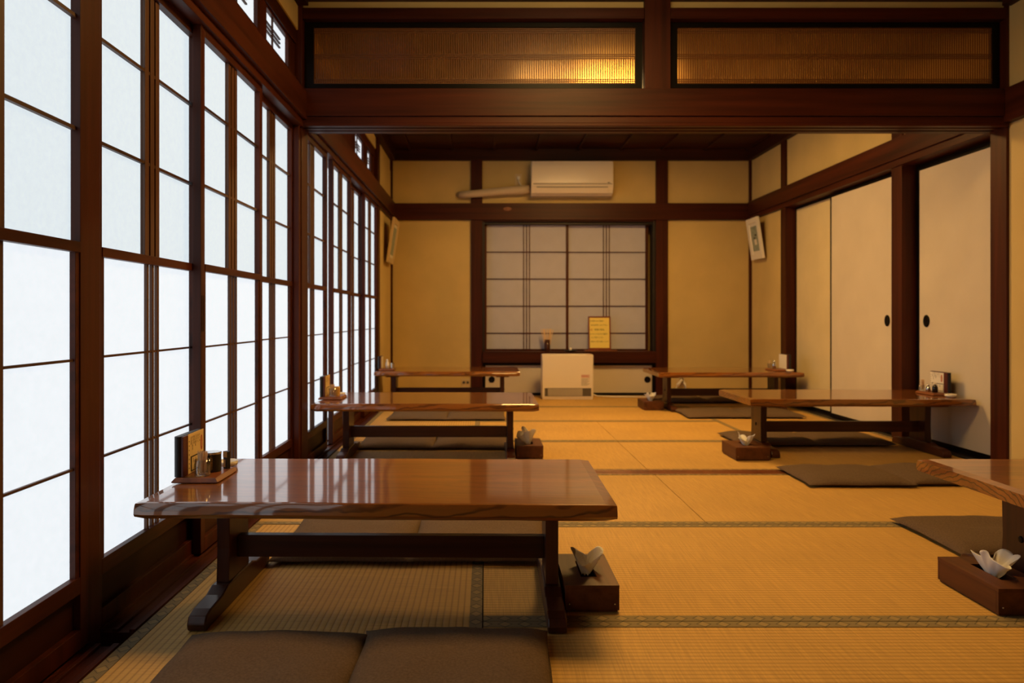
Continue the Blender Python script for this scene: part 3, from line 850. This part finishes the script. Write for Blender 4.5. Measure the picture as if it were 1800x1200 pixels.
# ------------------------------------------------------------------ table sets
ZT = .3312
def tray(x0, x1, y0, y1, label):
    cx, cy, hx, hy = (x0+x1)/2, (y0+y1)/2, (x1-x0)/2, (y1-y0)/2
    m = MB()
    m.loft([[(-hx + .003, -hy + .003, 0), (hx - .003, -hy + .003, 0), (hx - .003, hy - .003, 0), (-hx + .003, hy - .003, 0)],
            [(-hx, -hy, .003), (hx, -hy, .003), (hx, hy, .003), (-hx, hy, .003)],
            [(-hx + .009, -hy + .007, .014), (hx - .009, -hy + .007, .014), (hx - .009, hy - .007, .014), (-hx + .009, hy - .007, .014)]])
    return tag(m.obj('condiment_tray', 'tray', bevel=.001, loc=(cx, cy, ZT)), label, 'tray', 'small wooden condiment trays on the tables')
ZTR = ZT + .0144
def menu(x, y0, y1, s, label, page='page', h=.112, detail=True):
    """folded menu standing on edge; page face towards s (+1 = to the right)"""
    o = empty('menu_folder', (x, (y0 + y1) / 2, ZTR)); tag(o, label, 'menu', 'menu folders standing on the tables')
    hy = (y1 - y0) / 2
    # back cover: rounded spine at the near edge
    c = MB()
    arc = [(-.0130 * s + .0095 * s * math.cos(math.pi * k / 8), -hy + .004 - .008 * math.sin(math.pi * k / 8)) for k in range(9)]
    c.prism(arc + [(-.0205 * s, hy * .2), (-.0150 * s, hy), (-.0035 * s, hy)], 'Z', 0, h)
    c.obj('back_cover', 'mblack', o, bevel=.0006)
    f = MB(); f.box(-.003 * s, .003 * s, -hy, hy, 0, h - .001)
    f.obj('front_cover', 'maroon', o, bevel=.0008)
    MB().box(.0032 * s, .0044 * s, -hy + .030, hy - (.003 if page == 'pagewhite' else 0), .001, h + (-.004 if page == 'pagewhite' else .001)).obj('page', page, o)
    if detail:
        X = .0047 * s
        rot = (math.radians(90), 0, math.radians(90) if s > 0 else math.radians(-90))
        fy = (lambda t: -hy + .034 + t * (2 * hy - .036)) if s > 0 else (lambda t: hy - .004 - t * (2 * hy - .036))
        cols = ['お\n品\n書', '天\nぷ\nら\n蕎\n麦', '鴨\n南\n蛮', 'ざ\nる\n蕎\n麦', '山\nか\nけ', 'お\nろ\nし', 'き\nつ\nね']
        for i, cbody in enumerate(cols):
            t = .12 + i * .095
            text(cbody, .0082, 'ink', o, (X, fy(t), h - .014), rot, 'menu_lettering', 0, 1.0)
        for k in range(7):
            MB().box(.0044 * s, .0048 * s, fy(.02), fy(.045), h - .022 - k * .0125, h - .018 - k * .0125).obj('index_mark', 'ink', o)
        ov = MB().lathe([(0, 0), (1, 0), (1, .0004), (0, .0004)], n=24, cap=False).obj('oval_stamp', 'red', o, loc=(.0044 * s, fy(.87), h - .036))
        ov.scale = (.0075, .022, 1); ov.rotation_euler = rot
        text('手\n打\n蕎\n麦', .0088, 'page', o, (.0052 * s, fy(.832), h - .0265), rot, 'stamp_lettering', 0, .8)
        MB().box(.0045 * s, .0056 * s, fy(.13), fy(1.0), .006, h * .43).obj('card_border', 'ink', o)
        cd_ = MB().box(.0057 * s, .0061 * s, fy(.17), fy(1.0), .009, h * .40).obj('small_card', page, o)
        for i, cbody in enumerate(['冷\n酒', '麦\n酒', '焼\n酎', '梅\n酒']):
            text(cbody, .0078, 'ink', cd_, (.0063 * s, fy(.24 + .16 * i), h * .40 - .010), rot, 'card_lettering', 0, .75)
        MB().box(.0062 * s, .0064 * s, fy(.32), fy(.42), .012, .024).obj('green_print', 'green', cd_)
    return o
def pick_glass(x, y, label, n, plabel, r=.0215, h=.046):
    g = empty('toothpick_glass', (x, y, ZTR)); tag(g, label, 'glass', 'small glasses of toothpicks on the tables')
    MB().lathe([(0, 0), (r * .9, 0), (r * .96, .003), (r, h), (r * .93, h), (r * .88, .006), (0, .006)], n=28, cap=False).obj('glass_wall', 'glass', g, smooth=True)
    base = MB().lathe([(0.0002, 0), (.0007, .004), (.0011, .010), (.0011, .054), (.0006, .060), (.0001, .063)], n=6)
    first = None
    rr = random.Random(int(x * 1000) + 5)
    for i in range(n):
        a = rr.uniform(0, 6.283); q = r * .55 * math.sqrt(rr.random()); 
        if first is None:
            o = base.obj('toothpick', 'pick'); first = o
            tag(o, plabel, 'toothpick', 'toothpicks in ' + label)
        else:
            o = first.copy(); COL.objects.link(o)
        tl = rr.uniform(.05, .16)
        o.location = (x + q * math.cos(a), y + q * math.sin(a), ZTR + .007)
        o.rotation_euler = (-math.sin(a) * tl * .9, math.cos(a) * tl * .9, rr.uniform(0, 3))
    return g
def tin(x, y, label, h=.056, r=.0235):
    o = empty('spice_tin', (x, y, ZTR), math.radians(0)); tag(o, label, 'spice tin')
    MB().lathe([(0, 0), (r * .97, 0), (r, .002), (r, h - .006), (0, h - .006)], n=32, cap=False).obj('tin_body', 'mblack', o, smooth=False)
    MB().lathe([(0, h - .006), (r * 1.02, h - .006), (r * 1.02, h - .001), (r * .96, h), (0, h)], n=32, cap=False).obj('tin_lid', 'steel', o)
    rot0 = -math.pi / 2
    for k, ch in enumerate('七味唐辛子'):
        for q, aa in enumerate((.15,)):
            a = rot0 + aa
            text(ch, .0090, 'gold', o, (r * 1.01 * math.cos(a) - .0035, r * 1.01 * math.sin(a) - .0004, h - .0155 - k * .0085), (math.radians(90), 0, a + math.pi / 2), 'tin_lettering', .0001)
    return o
def dish(x, y, label, z=ZT, r=.031):
    return tag(MB().lathe([(0, 0), (r * .6, 0), (r * .66, .002), (r * .95, .005), (r, .018), (r * .95, .018), (r * .88, .008), (r * .5, .005), (0, .0045)], n=32, cap=False).obj('small_dish', 'ceramic', smooth=True, loc=(x, y, z)), label, 'dish', 'small white dishes on the tables')
def bottle(x, y, body, cap, label, h=.060, r=.012, z=None):
    o = empty('condiment_bottle', (x, y, ZTR if z is None else z)); tag(o, label, 'bottle')
    MB().lathe([(0, 0), (r, 0), (r, h * .55), (r * .55, h * .72), (r * .5, h * .8), (0, h * .8)], n=20, cap=False).obj('bottle_body', body, o, smooth=True)
    MB().lathe([(0, h * .8), (r * .62, h * .8), (r * .60, h * .97), (r * .3, h), (0, h)], n=20, cap=False).obj('cap', cap, o, smooth=True)
    return o

# front left table
tray(-.864, -.735, 2.012, 2.178, 'reddish wooden tray at the window end of the front left table')
menu(-.838, 2.026, 2.168, 1, 'maroon menu folder with a cream page on the front left table')
pick_glass(-.789, 2.045, 'small glass on the front left table', 34, 'thin wooden toothpick in the glass on the front left table')
tin(-.784, 2.108, 'black spice tin with gold characters behind the toothpick glass, front left table')
o = empty('spice_packet', (-.757, 2.146, ZTR), math.radians(-35)); tag(o, 'small black and gold spice packet beside the tin on the front left table', 'packet')
MB().box(-.009, .009, -.006, .006, 0, .050).obj('packet_body', 'mblack', o, bevel=.0006)
MB().box(-.0092, .0092, -.0063, -.0060, .033, .0495).obj('upper_gold_band', 'gold', o)
MB().box(-.0075, .0020, -.0063, -.0060, .004, .026).obj('lower_gold_label', 'page', o)
dish(-.790, 2.245, 'small white dish behind the tray on the front left table')
# middle left table
tray(-.922, -.790, 4.03, 4.20, 'wooden tray at the window end of the middle left table')
menu(-.892, 4.045, 4.185, 1, 'dark menu folder with a pale page on the middle left table')
pick_glass(-.848, 4.070, 'small glass on the middle left table', 16, 'thin wooden toothpick in the glass on the middle left table')
tag(MB().lathe([(0, 0), (.018, 0), (.0185, .046), (.015, .050), (0, .050)], n=24, cap=False).obj('spice_jar', 'gold', loc=(-.838, 4.135, ZTR)), 'gold topped spice jar on the middle left table', 'jar')
dish(-.842, 4.245, 'small white dish behind the tray on the middle left table')
# farthest left table
menu(-.890, 6.22, 6.36, 1, 'black menu folder on the farthest left table', 'pagewhite', .105, False)
tray(-.905, -.775, 6.20, 6.38, 'wooden tray on the farthest left table')
bottle(-.838, 6.27, 'ceramic', 'ceramic', 'white shaker on the farthest left table', .078, .018)
tag(MB().lathe([(0, 0), (.017, 0), (.018, .044), (.016, .046), (0, .046)], n=24, cap=False).obj('spice_jar', 'steel', loc=(-.800, 6.29, ZTR)), 'squat steel spice jar beside the white shaker on the farthest left table', 'jar')
# middle right table
tray(2.588, 2.715, 4.235, 4.415, 'reddish wooden tray at the door end of the middle right table')
menu(2.678, 4.245, 4.405, -1, 'maroon menu folder with a white page on the middle right table', 'pagewhite', .118, True)
pick_glass(2.612, 4.385, 'small glass on the middle right table', 14, 'thin wooden toothpick in the glass on the middle right table', .017, .036)
bottle(2.618, 4.330, 'steel', 'steel', 'steel shaker in the middle of the tray on the middle right table', .044, .014)
bottle(2.630, 4.285, 'soy', 'ceramic', 'dark soy sauce bottle with a white cap on the middle right table', .058, .015)
dish(2.645, 4.165, 'small white dish before the tray on the middle right table')
# farthest right table
tray(2.425, 2.585, 6.13, 6.36, 'wooden tray at the wall end of the farthest right table')
menu(2.545, 6.15, 6.34, -1, 'menu folder with a white page on the farthest right table', 'pagewhite', .125, False)
bottle(2.463, 6.25, 'steel', 'steel', 'shiny steel shaker on the farthest right table', .070, .016)
pick_glass(2.448, 6.31, 'small glass on the farthest right table', 8, 'thin wooden toothpick in the glass on the farthest right table', .016, .040)
dish(2.530, 6.085, 'small white dish before the tray on the farthest right table')

# ------------------------------------------------------------------ air conditioner and its duct
ac = empty('air_conditioner', (.853, YB, 1.972)); tag(ac, 'white wall air conditioner high on the end wall', 'air conditioner')
hw = .403
prof = [(-.001, .010), (-.001, .345), (-.150, .345), (-.178, .330), (-.190, .300), (-.197, .120), (-.192, .085), (-.165, .030), (-.120, .008)]
MB().prism(prof, 'X', -hw, hw).obj('housing', 'whitegloss', ac, bevel=.006, seg=3)
MB().prism([(-.1915, .340), (-.196, .300), (-.2005, .128), (-.196, .122), (-.190, .122), (-.183, .330)], 'X', -hw + .006, hw - .006).obj('front_panel', 'whitegloss', ac, bevel=.003, seg=3)
MB().box(-hw + .02, hw - .012, -.1995, -.190, .113, .119).obj('panel_gap', 'grille', ac)
MB().prism([(-.196, .080), (-.199, .078), (-.176, .028), (-.171, .027)], 'X', -hw + .055, hw - .055).obj('louvre', 'white', ac, bevel=.001)
MB().box(-hw + .055, hw - .055, -.1965, -.192, .082, .088).obj('louvre_gap', 'grille', ac)
MB().box(hw - .06, hw - .035, -.2012, -.1995, .124, .130).obj('indicator_window', 'black', ac)
du = empty('air_duct', (.45, YB - .07, 2.01)); tag(du, 'taped cream duct running left from the air conditioner', 'duct')
def bx_(px, py, d): return ((px - 853) * d / 1288.0 - .45, d - (YB - .07), .79 - (py - 556) * d / 1288.0 - 2.01)
pts = [bx_(931, 332, 7.29), (bx_(915, 334, 7.29)), bx_(895, 335, 7.29), bx_(870, 337, 7.29), bx_(840, 340, 7.29), bx_(822, 341, 7.30), bx_(812, 342, 7.32), bx_(807, 342, 7.36)]
MB().tube(pts, [.040, .046, .043, .040, .038, .036, .034, .030], 16).obj('duct_pipe', 'duct', du, smooth=True)
ou = empty('wall_outlet', (.334, YB, 2.165)); tag(ou, 'wall outlet with a plug just left of the air conditioner', 'outlet')
MB().box(-.034, .034, -.006, 0, -.055, .058).obj('outlet_plate', 'ivory', ou, bevel=.002)
MB().box(-.015, .015, -.032, -.006, -.004, .030).obj('plug', 'ceramic', ou, bevel=.005)
MB().tube([(0, -.030, .0), (.004, -.036, -.03), (.02, -.040, -.06), (.06, -.045, -.09), (.115, -.05, -.10)], .006, 8).obj('power_cord', 'ceramic', ou, smooth=True)

# ------------------------------------------------------------------ gas fan heater and things by the end wall
he = empty('fan_heater', (.785, 7.05, Z0)); tag(he, 'white gas fan heater standing before the low cupboards', 'heater')
HW = .245
MB().box(-HW, HW, -.08, .08, .012, .427).obj('housing', 'white', he, bevel=.010, seg=3)
MB().box(-HW + .005, HW - .005, -.075, .075, 0, .0125).obj('base', 'white', he, bevel=.002)
gr = MB().box(-HW + .025, HW - .022, -.0815, -.079, .030, .108).obj('outlet_recess', 'grille', he)
sl = MB()
for k in range(8): sl.box(-HW + .055, HW - .105, -.0835, -.0814, .038 + k * .0085, .0415 + k * .0085)
sl.obj('louvres', 'white', gr)
lb = MB().box(.125, .213, -.0808, -.0800, .125, .245).obj('sticker', 'white', he)
lr = MB()
for k in range(3): lr.box(.128, .210 - .01 * (k % 2), -.0811, -.0808, .228 - k * .009, .233 - k * .009)
lr.obj('red_print', 'red', lb)
lr = MB()
for k in range(9): lr.box(.128, .210 - .012 * (k % 3), -.0811, -.0808, .197 - k * .008, .1995 - k * .008)
lr.obj('grey_print', 'grille', lb)
MB().box(-HW + .02, HW - .02, -.05, .05, .4265, .4295).obj('control_panel', 'white', he, bevel=.001)
MB().box(.185, .222, -.078, -.055, .4268, .4282).obj('power_button', 'red', he)

gt = empty('gas_tap', (1.965, YB, .115)); tag(gt, 'gas tap with hose low on the end wall behind the farthest right table', 'gas tap')
MB().box(-.045, .045, -.006, 0, -.03, .075).obj('tap_plate', 'ivory', gt, bevel=.002)
MB().tube([(0, -.006, .045), (0, -.05, .045)], .016, 14).obj('valve', 'steel', gt, smooth=True)
MB().tube([(-.0, -.045, .045), (-.022, -.052, .015), (-.05, -.055, -.012)], .013, 12).obj('hose_nozzle', 'ceramic', gt, smooth=True)
MB().tube([(.02, -.006, .03), (.035, -.04, -.0), (.035, -.05, -.045)], .012, 12).obj('second_nozzle', 'ceramic', gt, smooth=True)
hs = MB().tube([(1.04, 7.17, .035), (1.10, 7.19, .010), (1.25, 7.14, .0075), (1.42, 7.15, .0075), (1.60, 7.12, .0075), (1.76, 7.17, .0085), (1.86, 7.27, .030), (1.912, 7.308, .092)], .006, 8).obj('gas_hose', 'ceramic', smooth=True)
tag(hs, 'cream hose on the mats from the heater to the gas tap', 'hose')
wo = empty('wall_outlet', (-.195, YB, .115)); tag(wo, 'low beige double outlet on the end wall behind the farthest left table', 'outlet')
MB().box(-.045, .045, -.006, 0, -.05, .05).obj('outlet_plate', 'ivory', wo, bevel=.002)
for q in ((-.020, .012), (.020, .012)):
    k = MB().lathe([(0, 0), (.014, 0), (.012, .010), (0, .010)], n=18, cap=False).obj('socket', 'grille', wo, loc=(q[0], -.006, q[1])); k.rotation_euler = (math.radians(90), 0, 0)

# sill things
ZS = .4404
hd = tag(MB().lathe([(0, 0), (.028, 0), (.030, .003), (.030, .118), (.026, .118), (.024, .01), (0, .01)], n=28, cap=False).obj('stick_holder', 'tableZ', smooth=True, loc=(.622, YB - .01, ZS)), 'dark round holder of sticks on the window sill above the heater', 'holder')
st0 = None
for i in range(12):
    a = i * 6.283 / 12 + .1; q = .016; tl = .12 + .11 * (i % 3) / 2
    if st0 is None:
        st0 = MB().box(-.0035, .0035, -.0022, .0022, 0, .212).obj('wooden_stick', 'pick')
        tag(st0, 'flat pale wooden stick in the holder on the window sill', 'stick', 'sticks in the sill holder'); o = st0
    else:
        o = st0.copy(); COL.objects.link(o)
    o.location = (.622 + q * math.cos(a), YB - .01 + q * math.sin(a), ZS + .0125)
    o.rotation_euler = (-math.sin(a) * tl * .35, math.cos(a) * tl, 0)
kb = empty('sill_dish', (.855, YB - .01, ZS)); tag(kb, 'small dark dish with a round white knob on the window sill', 'dish')
MB().lathe([(0, 0), (.055, 0), (.066, .010), (.062, .012), (.04, .004), (0, .004)], n=28, cap=False).obj('dish_base', 'mblack', kb, smooth=True)
MB().lathe([(0, .004), (.010, .008), (.017, .022), (.012, .034), (0, .038)], n=20, cap=False).obj('round_knob', 'ceramic', kb, smooth=True)
tag(MB().box(-.17, .16, -.035, .035, 0, .012).obj('notice_stand', 'tray', bevel=.002, loc=(1.165, YB + .005, ZS)), 'flat wooden board under the framed yellow notice', 'board')
ns = empty('framed_notice', (1.150, YB + .0, ZS + .0125)); tag(ns, 'yellow notice in a red-brown frame standing on the window sill', 'notice')
ns.rotation_euler = (math.radians(-4), 0, 0)
fm = MB(); W2, Hh = .112, .338
fm.box(-W2, -W2 + .012, -.008, .008, 0, Hh).box(W2 - .012, W2, -.008, .008, 0, Hh).box(-W2 + .012, W2 - .012, -.008, .008, .0, .020).box(-W2 + .012, W2 - .012, -.008, .008, Hh - .012, Hh)
fm.obj('frame', 'signframe', ns, bevel=.001)
pgs = MB().box(-W2 + .010, W2 - .010, -.002, .002, .015, Hh - .010).obj('notice_paper', 'yellow', ns)
for body, sz, xx, zz, mt in (('お食事中のお客様へ', .0160, -.094, .292, 'ink'), ('店内は禁煙とさせて下さい', .0145, -.088, .251, 'ink'), ('◎', .026, -.092, .200, 'red'), ('喫煙の際は', .0200, -.050, .203, 'ink'),
                       ('おそれいりますが 喫煙所', .0155, -.094, .161, 'ink'), ('をご利用ください', .0155, -.084, .126, 'ink'), ('皆様のご協力お願いします', .0150, -.090, .085, 'ink')):
    text(body, sz, mt, pgs, (xx, -.0024, zz - .006), (math.radians(90), 0, 0), 'notice_lettering', .0003)

# hanging pictures
def picture(x, y0, y1, z0, z1, s, label, art):
    """hung on a side wall, top leaning into the room; s=-1 for the right wall"""
    o = empty('hanging_picture', (x, (y0 + y1) / 2, z0)); tag(o, label, 'picture')
    hy, H = (y1 - y0) / 2, z1 - z0
    th = .022
    f = MB(); b = .05
    for q in ((-hy, -hy + b), (hy - b, hy)): f.box(0, s * th, *q, 0, H)
    f.box(0, s * th, -hy + b, hy - b, 0, b).box(0, s * th, -hy + b, hy - b, H - b, H)
    fr = f.obj('frame', art[0], o, bevel=.002)
    MB().box(0, s * .004, -hy + .004, hy - .004, .004, H - .004).obj('backing', 'picside', o)
    MB().box(s * .006, s * .012, -hy + b, hy - b, b, H - b).obj('mat_board', 'picpaper', o)
    pr = MB().box(s * .012, s * .013, -hy + b + .02, hy - b - .02, b + .03, H - b - .03).obj('print', 'picart', o)
    if s < 0:
        g = MB(); g.box(s * .013, s * .0136, -hy*.25, hy*.15, H*.35, H*.48); g.obj('pale_shape', 'picpaper', pr)
        g = MB(); g.box(s * .013, s * .0136, -hy*.30, -hy*.05, H*.56, H*.60).box(s * .013, s * .0136, -hy*.1, hy*.2, H*.50, H*.53); g.obj('dark_marks', 'ink', pr)
    o.rotation_euler = (0, s * math.radians(8.5), 0)
    hk = MB().tube([(0, 0, H - .02), (-s * .03, 0, H + .035)], .0015, 6).obj('hanging_cord', 'ink', o)
    return o
picture(2.648, 6.93, 7.23, 1.345, 1.765 - .02, -1, 'white framed picture hanging tilted on the right wall by the corner', ('picpaper',))
picture(-.922, 6.80, 7.18, 1.30, 1.72, 1, 'dark backed picture hanging tilted on the left wall by the corner', ('ivory',))

# ------------------------------------------------------------------ ceiling lamps (square japanese ceiling fixtures)
def lamp(cx, cy, mat, label):
    o = empty('ceiling_lamp', (cx, cy, ZC - .022)); tag(o, label, 'ceiling lamp')
    a = .30
    MB().box(-a, a, -a, a, -.020, 0).obj('lamp_housing', 'tableX', o, bevel=.003)
    MB().box(-a + .012, a - .012, -a + .012, a - .012, -.094, -.020).obj('side_panel', 'lamp_side', o, bevel=.004)
    MB().box(-a + .016, a - .016, -a + .016, a - .016, -.099, -.0945).obj('diffuser', mat, o)
lamp(.93, 5.30, 'lamp_rear', 'square ceiling lamp glowing in the back room, seen through the reed transom')
lamp(.50, 2.55, 'lamp_front', 'square ceiling lamp above the front room')
